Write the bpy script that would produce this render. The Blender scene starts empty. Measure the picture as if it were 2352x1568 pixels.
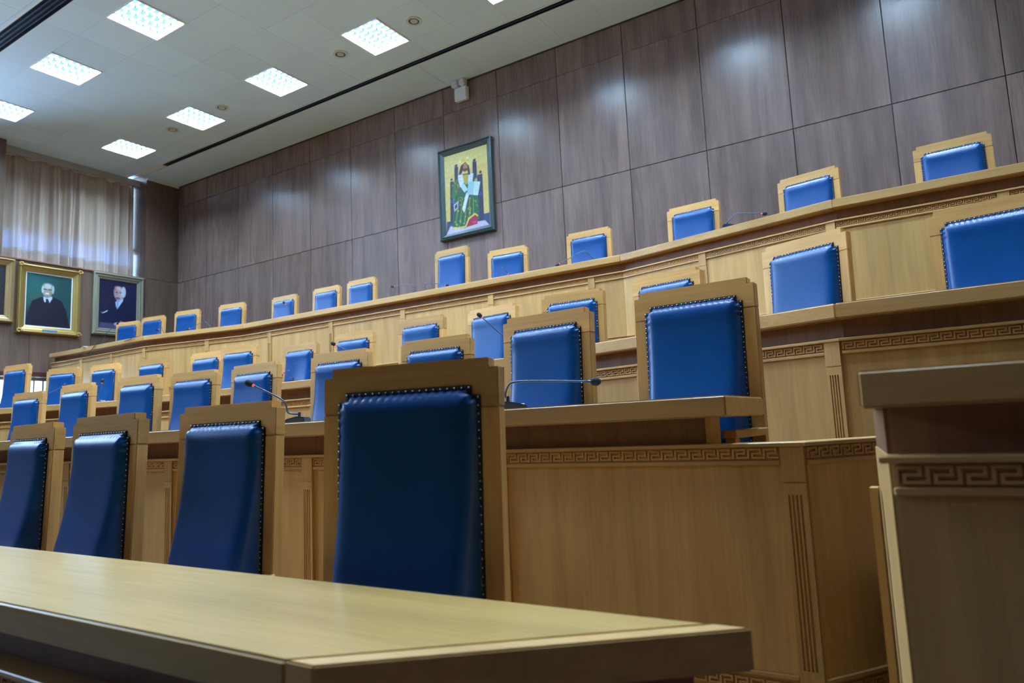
import bpy, bmesh, math, random
import numpy as np
from mathutils import Vector, Matrix
random.seed(7)
C = bpy.context.scene.collection
sc = bpy.context.scene

# ------------------------------------------------------------------ camera, world, exposure
EYE = 1.6                      # eye height above the hall's lowest floor; most heights below are relative to it
F_PX = 1616.36
YAW, PITCH, ROLL = math.radians(32.343), math.radians(7.0731), math.radians(-2.586)
fw = Vector((-math.sin(YAW)*math.cos(PITCH), math.cos(YAW)*math.cos(PITCH), math.sin(PITCH)))
rt = Vector((math.cos(YAW), math.sin(YAW), 0.0)); up = rt.cross(fw)
r2 = rt*math.cos(ROLL) + up*math.sin(ROLL); u2 = -rt*math.sin(ROLL) + up*math.cos(ROLL)
cam = bpy.data.cameras.new('camera'); cam.sensor_width = 36.0; cam.lens = 36.0*F_PX/2352.0
cam.clip_start = 0.05; cam.clip_end = 200
cam.dof.use_dof = True; cam.dof.focus_distance = 4.6; cam.dof.aperture_fstop = 2.8
cam_o = bpy.data.objects.new('camera', cam); C.objects.link(cam_o)
M = Matrix((r2, u2, -fw)).transposed().to_4x4(); M.translation = Vector((0, 0, EYE)); cam_o.matrix_world = M
sc.camera = cam_o
SKY_STRENGTH = 19.0
LAMP_WATTS = 228.0
LAMP_COLOR = (0.55, 0.785, 1.0)
world = bpy.data.worlds.new('sky'); sc.world = world; world.use_nodes = True
bg = world.node_tree.nodes['Background']; bg.inputs[0].default_value = (0.53, 0.73, 1.0, 1); bg.inputs[1].default_value = SKY_STRENGTH
sc.view_settings.view_transform = 'Standard'; sc.view_settings.look = 'None'; sc.view_settings.gamma = 1.0
sc.view_settings.use_curve_mapping = False
sc.view_settings.exposure = 0.32
sc.cycles.max_bounces = 7; sc.cycles.diffuse_bounces = 4; sc.cycles.glossy_bounces = 3
sc.cycles.transmission_bounces = 4; sc.cycles.transparent_max_bounces = 6
sc.cycles.use_adaptive_sampling = True; sc.cycles.adaptive_threshold = .02; sc.cycles.sample_clamp_indirect = 6.0; sc.cycles.caustics_reflective = False; sc.cycles.caustics_refractive = False

# ------------------------------------------------------------------ materials
def newmat(name):
    m = bpy.data.materials.new(name); m.use_nodes = True
    nt = m.node_tree; b = nt.nodes['Principled BSDF']
    return m, nt, b
def plain(name, col, rough=0.5, metal=0.0, spec=None, emit=None, estr=0):
    m, nt, b = newmat(name)
    b.inputs['Base Color'].default_value = (*col, 1); b.inputs['Roughness'].default_value = rough; b.inputs['Metallic'].default_value = metal
    if spec is not None: b.inputs['Specular IOR Level'].default_value = spec
    if emit: b.inputs['Emission Color'].default_value = (*emit, 1); b.inputs['Emission Strength'].default_value = estr
    return m
def node(nt, t, **kw):
    n = nt.nodes.new(t)
    for k, v in kw.items(): setattr(n, k, v)
    return n
def wood(name, light, dark, axis, rough=0.4, figure=1.0, scale=1.0, coat=0.0, tone=0.14, bump=0.04, blotch=0.5):
    """grain runs along axis 'x', 'y' or 'z'; every board gets its own offset and tone"""
    m, nt, b = newmat(name); L = nt.links.new
    tc = node(nt, 'ShaderNodeTexCoord'); oi = node(nt, 'ShaderNodeObjectInfo')
    off = node(nt, 'ShaderNodeVectorMath', operation='SCALE'); off.inputs[0].default_value = (37.1, 23.7, 11.9); L(oi.outputs['Random'], off.inputs['Scale'])
    add = node(nt, 'ShaderNodeVectorMath', operation='ADD'); L(tc.outputs['Object'], add.inputs[0]); L(off.outputs[0], add.inputs[1])
    s = {'x': (0.7, 9, 9), 'y': (9, 0.7, 9), 'z': (9, 9, 0.7)}[axis]
    mp = node(nt, 'ShaderNodeMapping'); mp.inputs['Scale'].default_value = tuple(a*scale for a in s); L(add.outputs[0], mp.inputs[0])
    n1 = node(nt, 'ShaderNodeTexNoise'); n1.inputs['Scale'].default_value = 1.1; n1.inputs['Detail'].default_value = 4; n1.inputs['Roughness'].default_value = .6; n1.inputs['Distortion'].default_value = 1.6*figure
    L(mp.outputs[0], n1.inputs['Vector'])
    mp2 = node(nt, 'ShaderNodeMapping'); mp2.inputs['Scale'].default_value = tuple(a*scale*7 if a > 1 else a*scale*2.5 for a in s); L(add.outputs[0], mp2.inputs[0])
    n2 = node(nt, 'ShaderNodeTexNoise'); n2.inputs['Scale'].default_value = 1.5; n2.inputs['Detail'].default_value = 3; L(mp2.outputs[0], n2.inputs['Vector'])
    n3 = node(nt, 'ShaderNodeTexNoise'); n3.inputs['Scale'].default_value = .9; n3.inputs['Detail'].default_value = 2; L(mp.outputs[0], n3.inputs['Vector'])
    r1 = node(nt, 'ShaderNodeValToRGB'); r1.color_ramp.elements[0].position = .3; r1.color_ramp.elements[1].position = .72
    r1.color_ramp.elements[0].color = (*dark, 1); r1.color_ramp.elements[1].color = (*light, 1)
    mx = node(nt, 'ShaderNodeMath', operation='MULTIPLY_ADD'); mx.inputs[1].default_value = .38; L(n2.outputs['Fac'], mx.inputs[0])
    m2 = node(nt, 'ShaderNodeMath', operation='MULTIPLY'); m2.inputs[1].default_value = .62; L(n1.outputs['Fac'], m2.inputs[0]); L(m2.outputs[0], mx.inputs[2])
    L(mx.outputs[0], r1.inputs[0])
    hsv = node(nt, 'ShaderNodeHueSaturation'); L(r1.outputs[0], hsv.inputs['Color'])
    val = node(nt, 'ShaderNodeMapRange'); val.inputs[3].default_value = 1-tone; val.inputs[4].default_value = 1+tone; L(oi.outputs['Random'], val.inputs[0])
    bl = node(nt, 'ShaderNodeMapRange'); bl.inputs[1].default_value = .3; bl.inputs[2].default_value = .7; bl.inputs[3].default_value = 1-.25*blotch; bl.inputs[4].default_value = 1+.25*blotch; L(n3.outputs['Fac'], bl.inputs[0])
    vm = node(nt, 'ShaderNodeMath', operation='MULTIPLY'); L(val.outputs[0], vm.inputs[0]); L(bl.outputs[0], vm.inputs[1]); L(vm.outputs[0], hsv.inputs['Value'])
    L(hsv.outputs[0], b.inputs['Base Color'])
    rr = node(nt, 'ShaderNodeMapRange'); rr.inputs[3].default_value = rough+.08; rr.inputs[4].default_value = rough-.06; L(n2.outputs['Fac'], rr.inputs[0]); L(rr.outputs[0], b.inputs['Roughness'])
    bp = node(nt, 'ShaderNodeBump'); bp.inputs['Strength'].default_value = bump; bp.inputs['Distance'].default_value = .004; L(n2.outputs['Fac'], bp.inputs['Height']); L(bp.outputs[0], b.inputs['Normal'])
    b.inputs['Coat Weight'].default_value = coat; b.inputs['Coat Roughness'].default_value = .22
    return m
OL, OD = (0.64, 0.382, 0.146), (0.495, 0.272, 0.088)
oak_v = wood('oak_vertical_grain', OL, OD, 'z', .42)
oak_x = wood('oak_long_grain', (0.66, 0.40, 0.162), (0.515, 0.286, 0.098), 'x', .34, coat=.15)
dimmed_honey_oak = wood('dimmed_honey_oak_top', (0.48, 0.300, 0.100), (0.375, 0.222, 0.063), 'x', .30, coat=.2)  # same desk oak, yellower from varnish and darkened against strong lamp light
oak_y = wood('oak_cross_grain', (0.64, 0.41, 0.155), (0.48, 0.29, 0.088), 'y', .36, coat=.1)
oak_carved = wood('oak_carved_frieze', (0.67, 0.39, 0.160), (0.54, 0.295, 0.108), 'x', .5)
chair_oak = wood('chair_oak', (0.66, 0.395, 0.150), (0.515, 0.278, 0.088), 'z', .36, tone=.16, coat=.12)
chair_oak_x = wood('chair_oak_rail', (0.66, 0.395, 0.150), (0.515, 0.278, 0.088), 'x', .36, tone=.16, coat=.12)
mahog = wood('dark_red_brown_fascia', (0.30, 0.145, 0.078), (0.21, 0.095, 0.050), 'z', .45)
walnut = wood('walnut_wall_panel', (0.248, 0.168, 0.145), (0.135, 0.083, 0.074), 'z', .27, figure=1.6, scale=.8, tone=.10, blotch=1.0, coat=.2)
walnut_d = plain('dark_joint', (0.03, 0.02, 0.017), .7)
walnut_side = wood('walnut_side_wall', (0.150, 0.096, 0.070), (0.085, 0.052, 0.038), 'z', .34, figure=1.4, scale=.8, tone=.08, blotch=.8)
carpet = wood('tier_parquet', (0.20, 0.125, 0.06), (0.14, 0.085, 0.04), 'x', .4)
marble = plain('darkened_hall_floor', (.10, .08, .07), .35)  # unseen floor, colour darkened so less light bounces onto desk fronts
white_paint = plain('white_plaster', (0.74, 0.75, 0.74), .7)
def tile_mat():
    m, nt, b = newmat('ceiling_tile'); L = nt.links.new
    n = node(nt, 'ShaderNodeTexNoise'); n.inputs['Scale'].default_value = 60; n.inputs['Detail'].default_value = 2
    tc = node(nt, 'ShaderNodeTexCoord'); L(tc.outputs['Object'], n.inputs['Vector'])
    oi = node(nt, 'ShaderNodeObjectInfo')
    v = node(nt, 'ShaderNodeMapRange'); v.inputs[3].default_value = .965; v.inputs[4].default_value = 1.03; L(oi.outputs['Random'], v.inputs[0])
    hs = node(nt, 'ShaderNodeHueSaturation'); hs.inputs['Color'].default_value = (.62, .77, .92, 1); L(v.outputs[0], hs.inputs['Value']); L(hs.outputs[0], b.inputs['Base Color'])
    bp = node(nt, 'ShaderNodeBump'); bp.inputs['Strength'].default_value = .15; bp.inputs['Distance'].default_value = .002; L(n.outputs['Fac'], bp.inputs['Height']); L(bp.outputs[0], b.inputs['Normal'])
    b.inputs['Roughness'].default_value = .8
    return m
tile_m = tile_mat()
def leather_mat():
    m, nt, b = newmat('blue_leather'); L = nt.links.new
    tc = node(nt, 'ShaderNodeTexCoord'); n = node(nt, 'ShaderNodeTexNoise'); n.inputs['Scale'].default_value = 5; n.inputs['Detail'].default_value = 3
    L(tc.outputs['Object'], n.inputs['Vector'])
    r = node(nt, 'ShaderNodeValToRGB'); r.color_ramp.elements[0].position = .3; r.color_ramp.elements[1].position = .7
    r.color_ramp.elements[0].color = (.0002, .046, .20, 1); r.color_ramp.elements[1].color = (.0002, .060, .25, 1)
    L(n.outputs['Fac'], r.inputs[0]); L(r.outputs[0], b.inputs['Base Color'])
    v = node(nt, 'ShaderNodeTexVoronoi'); v.inputs['Scale'].default_value = 260; L(tc.outputs['Object'], v.inputs['Vector'])
    bp = node(nt, 'ShaderNodeBump'); bp.inputs['Strength'].default_value = .08; bp.inputs['Distance'].default_value = .001; L(v.outputs['Distance'], bp.inputs['Height']); L(bp.outputs[0], b.inputs['Normal'])
    b.inputs['Roughness'].default_value = .31; b.inputs['Specular IOR Level'].default_value = .44
    return m
leather = leather_mat()
gimp_m = plain('navy_gimp', (.004, .008, .03), .6)
nail_m = plain('steel_nail', (.42, .46, .52), .25, 1.0)
mic_m = plain('mic_dark_blue_plastic', (.02, .045, .10), .35)
mic_stem = plain('mic_stem', (.05, .08, .16), .3, .4)
foam_m = plain('mic_foam', (.010, .016, .03), .9)
ring_m = plain('mic_red_ring', (.6, .02, .03), .3, emit=(1, .06, .08), estr=.9)
button_m = plain('mic_white_button', (.75, .8, .85), .4)
gold_m = plain('gilt_frame', (.40, .27, .085), .33, .65)
gold_d = plain('aged_gilt_frame', (.30, .20, .085), .42, .4)
grey_frame = plain('grey_green_frame', (.235, .225, .17), .42, .3)
teal_frame = plain('dark_teal_frame', (.07, .105, .115), .36, .3)
fillet_m = plain('pale_fillet', (.62, .62, .6), .4)
blue_tag = plain('blue_plaque', (.06, .17, .36), .4)
white_plastic = plain('white_plastic', (.72, .73, .75), .4)
lens_m = plain('lamp_lens', (.55, .56, .6), .2)
alu = plain('louver_darkened_blue', (.006, .024, .048), .5)  # blade colour darkened to imitate bright metal looking dim past the cutoff
tray_m = plain('luminaire_tray', (.85, .87, .9), .5)
slot_dark = plain('slot_interior', (.012, .018, .05), .5)
slot_mid = plain('slot_blade', (.05, .07, .12), .4, .3)
grille_m = plain('downlight_ring', (.58, .60, .60), .5)
cup_m = plain('downlight_cup', (.52, .53, .52), .5)
red_rail = plain('dark_red_head_rail', (.06, .018, .014), .4)
def glass_mat():
    m = bpy.data.materials.new('window_glass'); m.use_nodes = True; nt = m.node_tree; L = nt.links.new
    nt.nodes.remove(nt.nodes['Principled BSDF']); out = nt.nodes['Material Output']
    t = node(nt, 'ShaderNodeBsdfTransparent'); t.inputs[0].default_value = (.93, .96, .97, 1); g = node(nt, 'ShaderNodeBsdfGlossy'); g.inputs['Roughness'].default_value = .03
    fr = node(nt, 'ShaderNodeFresnel'); mx = node(nt, 'ShaderNodeMixShader'); L(fr.outputs[0], mx.inputs[0]); L(t.outputs[0], mx.inputs[1]); L(g.outputs[0], mx.inputs[2]); L(mx.outputs[0], out.inputs[0])
    return m
glass_m = glass_mat()
def cloth_mat(name, col, trans, tcol):
    m = bpy.data.materials.new(name); m.use_nodes = True; nt = m.node_tree; L = nt.links.new
    nt.nodes.remove(nt.nodes['Principled BSDF']); out = nt.nodes['Material Output']
    d = node(nt, 'ShaderNodeBsdfDiffuse'); d.inputs[0].default_value = (*col, 1); t = node(nt, 'ShaderNodeBsdfTranslucent'); t.inputs[0].default_value = (*tcol, 1)
    mx = node(nt, 'ShaderNodeMixShader'); mx.inputs[0].default_value = trans; L(d.outputs[0], mx.inputs[1]); L(t.outputs[0], mx.inputs[2]); L(mx.outputs[0], out.inputs[0])
    return m
curtain_m = cloth_mat('beige_curtain_voile', (.66, .53, .43), .32, (.036, .088, .210))
shade_m = cloth_mat('added_shade_cloth', (.55, .47, .38), .30, (.60, .40, .26))
def paint_mat(name):
    m, nt, b = newmat(name); a = node(nt, 'ShaderNodeAttribute', attribute_name='paint'); nt.links.new(a.outputs['Color'], b.inputs['Base Color'])
    b.inputs['Roughness'].default_value = .38
    return m
paint_m = paint_mat('oil_paint')

# ------------------------------------------------------------------ mesh helpers
def wloc(o):
    v = Vector((0, 0, 0))
    while o is not None: v += o.location; o = o.parent
    return v
class MB:
    def __init__(s): s.v = []; s.f = []; s.mi = []
    def add(s, vs, fs, mi=0):
        n = len(s.v); s.v += [tuple(p) for p in vs]; s.f += [tuple(i+n for i in f) for f in fs]; s.mi += [mi]*len(fs); return s
    def box(s, x0, x1, y0, y1, z0, z1, mi=0):
        vs = [(x0,y0,z0),(x1,y0,z0),(x1,y1,z0),(x0,y1,z0),(x0,y0,z1),(x1,y0,z1),(x1,y1,z1),(x0,y1,z1)]
        return s.add(vs, [(0,3,2,1),(4,5,6,7),(0,1,5,4),(1,2,6,5),(2,3,7,6),(3,0,4,7)], mi)
    def prism(s, poly, z0, z1, mi=0):
        """poly: CCW list of (x,y)"""
        n = len(poly); vs = [(x,y,z0) for x,y in poly]+[(x,y,z1) for x,y in poly]
        fs = [tuple(range(n-1,-1,-1)), tuple(range(n,2*n))]+[(i,(i+1)%n,n+(i+1)%n,n+i) for i in range(n)]
        return s.add(vs, fs, mi)
    def seg(s, fr, u0, u1, d0, d1, z0, z1, mi=0):
        """box in a wall frame: u along, d outward (d0<d1)"""
        o, t, n = fr
        p = lambda u, d, z: (o[0]+t[0]*u+n[0]*d, o[1]+t[1]*u+n[1]*d, z)
        vs = [p(u0,d1,z0),p(u1,d1,z0),p(u1,d0,z0),p(u0,d0,z0),p(u0,d1,z1),p(u1,d1,z1),p(u1,d0,z1),p(u0,d0,z1)]
        return s.add(vs, [(0,3,2,1),(4,5,6,7),(0,1,5,4),(1,2,6,5),(2,3,7,6),(3,0,4,7)], mi)
    def tube(s, pts, rad, n=8, cap=True, mi=0):
        pts = [Vector(p) for p in pts]; rs = rad if isinstance(rad, (list, tuple)) else [rad]*len(pts)
        vs = []; fs = []; prev = None
        for i, p in enumerate(pts):
            t = (pts[min(i+1, len(pts)-1)]-pts[max(i-1, 0)]).normalized()
            a = prev if prev else (Vector((0,0,1)) if abs(t.z) < .9 else Vector((1,0,0)))
            x = (a-t*a.dot(t)).normalized(); y = t.cross(x); prev = x
            for k in range(n):
                q = p+(x*math.cos(2*math.pi*k/n)+y*math.sin(2*math.pi*k/n))*rs[i]; vs.append(tuple(q))
        for i in range(len(pts)-1):
            for k in range(n):
                fs.append((i*n+k, i*n+(k+1)%n, (i+1)*n+(k+1)%n, (i+1)*n+k))
        if cap: fs += [tuple(range(n-1,-1,-1)), tuple(range((len(pts)-1)*n, len(pts)*n))]
        return s.add(vs, fs, mi)
    def ball(s, c, r, nu=10, nv=6, sc3=(1,1,1), mi=0):
        vs = [(c[0], c[1], c[2]-r*sc3[2])]
        for j in range(1, nv):
            a = -math.pi/2+math.pi*j/nv
            for i in range(nu):
                b = 2*math.pi*i/nu; vs.append((c[0]+r*sc3[0]*math.cos(a)*math.cos(b), c[1]+r*sc3[1]*math.cos(a)*math.sin(b), c[2]+r*sc3[2]*math.sin(a)))
        vs.append((c[0], c[1], c[2]+r*sc3[2])); fs = []
        for i in range(nu): fs.append((0, 1+(i+1)%nu, 1+i))
        for j in range(nv-2):
            for i in range(nu):
                a = 1+j*nu; fs.append((a+i, a+(i+1)%nu, a+nu+(i+1)%nu, a+nu+i))
        e = len(vs)-1; a = 1+(nv-2)*nu
        for i in range(nu): fs.append((a+i, a+(i+1)%nu, e))
        return s.add(vs, fs, mi)
    def build(s, name, mats, parent=None, bevel=0, smooth=False, segs=1):
        me = bpy.data.meshes.new(name); o = wloc(parent) if parent else Vector((0,0,0))
        me.from_pydata([(x-o.x, y-o.y, z-o.z) for x, y, z in s.v], [], s.f)
        mats = mats if isinstance(mats, (list, tuple)) else [mats]
        for m in mats: me.materials.append(m)
        if len(mats) > 1: me.polygons.foreach_set('material_index', s.mi)
        if bevel:
            bm = bmesh.new(); bm.from_mesh(me); bmesh.ops.remove_doubles(bm, verts=bm.verts, dist=1e-5)
            ed = [e for e in bm.edges if len(e.link_faces) == 2 and e.calc_face_angle() > .5]
            bmesh.ops.bevel(bm, geom=ed, offset=bevel, segments=segs, affect='EDGES', clamp_overlap=True); bm.to_mesh(me); bm.free()
        if smooth: me.polygons.foreach_set('use_smooth', [True]*len(me.polygons))
        me.update()
        ob = bpy.data.objects.new(name, me); C.objects.link(ob)
        if parent: ob.parent = parent
        return ob
def tag(o, label=None, cat=None, group=None, kind=None):
    if label: o['label'] = label
    if cat: o['category'] = cat
    if group: o['group'] = group
    if kind: o['kind'] = kind
    return o
def empty(name, loc, rz=0):
    o = bpy.data.objects.new(name, None); o.empty_display_size = .1; C.objects.link(o); o.location = loc; o.rotation_euler = (0, 0, rz); return o
def copy_tree(o, parent=None):
    c = o.copy(); C.objects.link(c); c.parent = parent
    for ch in o.children: copy_tree(ch, c)
    return c
E0 = EYE                       # add to a height relative to the eye

# ------------------------------------------------------------------ room shell
XL, XR, YB, YF = -16.02, 2.6, 10.0, -5.0
ZC = 6.38+E0                   # ceiling
ZS = 3.93+E0                   # long horizontal joint of the panelling
struct = lambda o, label: tag(o, label, None, None, 'structure')
fl = MB().box(XL-.8, XR+.2, YF-.2, YB+.2, -.2, 0).build('floor', marble); struct(fl, 'dark stone floor of the hall')
# back wall: dark slab with separate veneer boards
wb = MB().box(XL-.2, XR+.2, YB+.022, YB+.25, 0, ZC+.3).build('wall_back', walnut_d); struct(wb, 'tall dark walnut panelled wall behind the top row')
PW = 1.2075; xe = [XL, -14.87]
while xe[-1] < XR: xe.append(xe[-1]+PW)
zr = [0, 2.0+E0-.0, ZS, 5.86+E0, ZC]
for i in range(len(xe)-1):
    for j in range(4):
        if j == 0: continue
        g = .005
        MB().box(xe[i]+g, min(xe[i+1], XR)-g, YB, YB+.022, zr[j]+g*(1 if j != 3 else .5), zr[j+1]-g*(1 if j != 2 else .5)).build('veneer_panel', walnut, wb, bevel=.002)
MB().box(XL, XR, YB, YB+.022, 0, zr[1]-.005).build('lower_boarding', walnut, wb)
# right wall and front wall (outside the picture, they close the room)
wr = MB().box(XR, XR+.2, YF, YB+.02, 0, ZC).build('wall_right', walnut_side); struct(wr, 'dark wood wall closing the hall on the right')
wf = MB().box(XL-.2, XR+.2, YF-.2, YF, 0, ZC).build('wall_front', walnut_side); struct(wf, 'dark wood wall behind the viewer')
# left wall with three tall windows to the ceiling and a low window band
WIN = [(6.22, 9.18), (2.2, 5.4), (-1.4, 1.8), (-4.9, -1.8)]  # last three unseen; enlarged, and the front-most added, for more front light
ZW = 3.90+E0; LOWY = (5.3, 7.35); LOWZ = (.95+E0, 1.50+E0); XO = XL-.8
wl = MB()
wl.box(XO, XL-.02, YF, YB+.02, 0, LOWZ[0]); wl.box(XO, XL-.02, YF, LOWY[0], LOWZ[0], LOWZ[1]); wl.box(XO, XL-.02, LOWY[1], YB+.02, LOWZ[0], LOWZ[1]); wl.box(XO, XL-.02, YF, YB+.02, LOWZ[1], ZW)
ys = [YB+.02]+[v for w in WIN for v in (w[1], w[0])]+[YF]
for a in range(0, len(ys), 2): wl.box(XO, XL-.02, ys[a+1], ys[a], ZW, ZC+.3)
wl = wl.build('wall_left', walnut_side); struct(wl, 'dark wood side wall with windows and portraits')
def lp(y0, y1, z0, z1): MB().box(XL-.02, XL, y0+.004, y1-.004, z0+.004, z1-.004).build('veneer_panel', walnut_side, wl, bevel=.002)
lp(9.18, YB, ZS, 6.38+E0); lp(9.18, YB, 0, ZS)
for k in range(7):
    y1 = 9.18-k*1.2; y0 = y1-1.2
    if y1 > LOWY[0] and y0 < LOWY[1]:
        lp(y0, y1, LOWZ[1]+.1, ZW); lp(y0, y1, 0, LOWZ[0])
        if y1 > LOWY[1]: lp(LOWY[1], y1, LOWZ[0], LOWZ[1]+.1)
        if y0 < LOWY[0]: lp(y0, LOWY[0], LOWZ[0], LOWZ[1]+.1)
    else: lp(y0, y1, 0, ZW)
MB().box(XL-.25, XL+.03, WIN[0][0]-.1, 9.18, ZW, ZW+.03).build('window_sill', mahog, wl, bevel=.004)
for wi, (y0, y1) in enumerate(WIN):
    w = empty('window_%d' % (wi+1), (XL-.72, (y0+y1)/2, ZW)); struct(w, 'tall white-framed window reaching the ceiling behind the curtain')
    f = MB()
    for yy in np.linspace(y0+.03, y1-.03, 4): f.box(XL-.75, XL-.69, yy-.03, yy+.03, ZW, ZC)
    for zz in (ZW+.03, ZC-.03, ZW+.85): f.box(XL-.745, XL-.695, y0, y1, zz-.03, zz+.03)
    f.build('window_frame', white_plastic, w)
    pl = bpy.data.lights.new('sky_portal', 'AREA'); pl.shape = 'RECTANGLE'; pl.size = ZC-ZW; pl.size_y = y1-y0; pl.cycles.is_portal = True
    po = bpy.data.objects.new('sky_portal', pl); C.objects.link(po); po.location = (-.1, 0, (ZC-ZW)/2); po.rotation_euler = (0, -math.pi/2, 0); po.parent = w
    e = np.linspace(y0+.03, y1-.03, 4)
    for k in range(3): MB().box(XL-.724, XL-.718, e[k], e[k+1], ZW, ZC).build('pane', glass_m, w)
w = empty('window_5', (XL-.3, sum(LOWY)/2, LOWZ[0])); struct(w, 'low window band with slim brown mullions')
f = MB()
ms = np.arange(LOWY[0], LOWY[1]+.01, .1708)
for k, yy in enumerate(ms): f.box(XL-.30, XL-.26, yy-.014, yy+.014, *LOWZ)
f.build('mullion', walnut_side, w)
MB().box(XL-.31, XL-.25, LOWY[0], LOWY[1], LOWZ[1]-.06, LOWZ[1]).build('window_frame', white_plastic, w)
for k in range(len(ms)-1): MB().box(XL-.283, XL-.279, ms[k], ms[k+1], *LOWZ).build('pane', glass_m, w)
MB().box(XL, XL+.03, LOWY[0]-.05, LOWY[1]+.05, LOWZ[1], LOWZ[1]+.10).build('head_rail', red_rail, w, bevel=.006)

# ------------------------------------------------------------------ ceiling
TM = .8035
SLOT = (8.90, 9.035); SLOT2 = (4.43, 4.69)
ce = MB().box(XL-.8, XR+.2, YF-.2, YB+.2, ZC+.14, ZC+.3).build('ceiling', white_paint); struct(ce, 'white tiled ceiling with square lights and slots')
LX = [-14.635+2.4105*k for k in range(8)]
LY = [7.975, 5.565, 3.155, .745]
def is_light(x, y): return any(abs(x-a) < .05 for a in LX) and any(abs(y-b) < .05 for b in LY) and not (y < 1.2 and x > -6)
gx = np.arange(-14.635-2*TM, XR+TM, TM); gy = [7.975-TM*k for k in range(-1, 10)]
for x in gx:
    for y in gy:
        y0, y1 = y-TM/2, y+TM/2
        y1 = min(y1, SLOT[0]-.03)
        x0, x1 = max(x-TM/2, XL-.45), min(x+TM/2, XR)
        if y1-y0 < .1 or x1-x0 < .05: continue
        rects = [(y0, y1)]
        if y0 < SLOT2[1] and y1 > SLOT2[0]: rects = [(SLOT2[1], y1), (y0, SLOT2[0])]
        if is_light(x, y): continue
        for a, b_ in rects:
            if b_-a < .03: continue
            if x0 > -2.2:   # beyond the right edge of the picture: plain
                pass
            MB().box(x0+.0016, x1-.0016, a+.0016, b_-.0016, ZC, ZC+.02).build('ceiling_tile', tile_m, ce)
for k in range(24):
    x0 = -16.47+k*.82
    if x0 < XR: MB().box(max(x0, XL)+.0016, min(x0+.82, XR)-.0016, SLOT[1]+.012, YB+.02, ZC, ZC+.02).build('ceiling_tile', tile_m, ce)
MB().box(XL-.45, XR, YF, gy[-1]-TM/2-.003, ZC, ZC+.02).build('ceiling_field', tile_m, ce)
MB().box(XL-.8, XL-.45, YF, YB, ZC, ZC+.02).build('ceiling_margin', tile_m, ce)
# two linear air slots
def air_slot(x0, x1, y0, y1, nb, label):
    r = empty('slot_diffuser', ((x0+x1)/2, (y0+y1)/2, ZC)); tag(r, label, 'air diffuser', 'linear air slots in the ceiling')
    m = MB().box(x0, x1, y0, y1, ZC+.10, ZC+.115).box(x0, x1, y0-.004, y0, ZC-.002, ZC+.115).box(x0, x1, y1, y1+.004, ZC-.002, ZC+.115).box(x0-.004, x0, y0, y1, ZC, ZC+.115)
    m.build('slot_box', slot_dark, r)
    for k in range(nb):
        yy = y0+(y1-y0)*(k+1)/(nb+1); MB().box(x0, x1, yy-.008, yy+.008, ZC+.004, ZC+.05).build('slot_blade', slot_mid, r)
    for ya, yb in ((y0-.022, y0+.002), (y1-.002, y1+.012)): MB().box(x0, x1, ya, yb, ZC-.006, ZC+.012).build('slot_flange', white_paint, r, bevel=.003)
    return r
air_slot(-14.93, XR-.02, SLOT[0], SLOT[1], 1, 'long dark air slot in ceiling beside the back wall')
MB().box(XL-.02, -14.93, SLOT[0]+.003, SLOT[1]-.003, ZC+.004, ZC+.02).build('slot_cover', white_paint, ce, bevel=.003)
air_slot(XL-.4, XR-.02, SLOT2[0], SLOT2[1], 3, 'triple-bladed air slot crossing ceiling at top left corner')
# cornice strip round the wall corner
MB().box(XL-.03, XL+.025, 9.18, YB, ZC-.03, ZC+.0).build('trim_1', white_paint)
struct(bpy.data.objects['trim_1'], 'thin white ceiling trim on the corner pier')
MB().box(XL-.02, XR, YB-.02, YB+.0, ZC-.018, ZC).build('trim_2', walnut_d); struct(bpy.data.objects['trim_2'], 'thin dark shadow trim along wall top')
MB().box(XL-.33, XL-.28, WIN[0][0], 9.178, ZC-.15, ZC).build('trim_3', plain('pelmet_grey', (.34, .33, .32), .8)); struct(bpy.data.objects['trim_3'], 'grey pelmet strip over the curtain')

# ------------------------------------------------------------------ louvred ceiling lights
def make_lamp():
    r = empty('ceiling_light', (0, 0, 0)); a = .365; b = .385
    m = MB().box(-a, a, -b, b, .10, .115).box(-a-.01, -a, -b, b, 0, .115).box(a, a+.01, -b, b, 0, .115).box(-a, a, -b-.01, -b, 0, .115).box(-a, a, b, b+.01, 0, .115)
    m.build('tray', tray_m, r)
    f = MB().box(-a-.03, a+.03, -b-.022, -b, -.006, .006).box(-a-.03, a+.03, b, b+.022, -.006, .006).box(-a-.03, -a, -b, b, -.006, .006).box(a, a+.03, -b, b, -.006, .006)
    f.build('rim', tray_m, r)
    l = MB()
    for k in range(1, 7): y = -b+2*b*k/7; l.box(-a, a, y-.0035, y+.0035, .004, .056)
    for k in range(1, 4): x = -a+2*a*k/4; l.box(x-.005, x+.005, -b, b, .004, .056)
    l.build('louver', alu, r)
    ld = bpy.data.lights.new('tube_light', 'AREA'); ld.shape = 'RECTANGLE'; ld.size = 2*a-.06; ld.size_y = 2*b-.04; ld.energy = LAMP_WATTS; ld.color = LAMP_COLOR
    lo = bpy.data.objects.new('tube_light', ld); C.objects.link(lo); lo.location = (0, 0, .092); lo.parent = r
    return r
lamp0 = make_lamp()
rown = ['nearest the back wall', 'in second row from back wall', 'in third row from back wall', 'in fourth row from back wall']
ordn = ['first', 'second', 'third', 'fourth', 'fifth', 'sixth', 'seventh', 'eighth']
first = True
for j, y in enumerate(LY):
    for i, x in enumerate(LX):
        if x > XR-.5 or (j == 3 and i > 3): continue
        o = lamp0 if first else copy_tree(lamp0); first = False
        o.location = (x, y, ZC)
        tag(o, 'square louvred ceiling light %s, %s from the curtained wall' % (rown[j], ordn[i]), 'ceiling light', 'square louvred lights in the ceiling')
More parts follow.
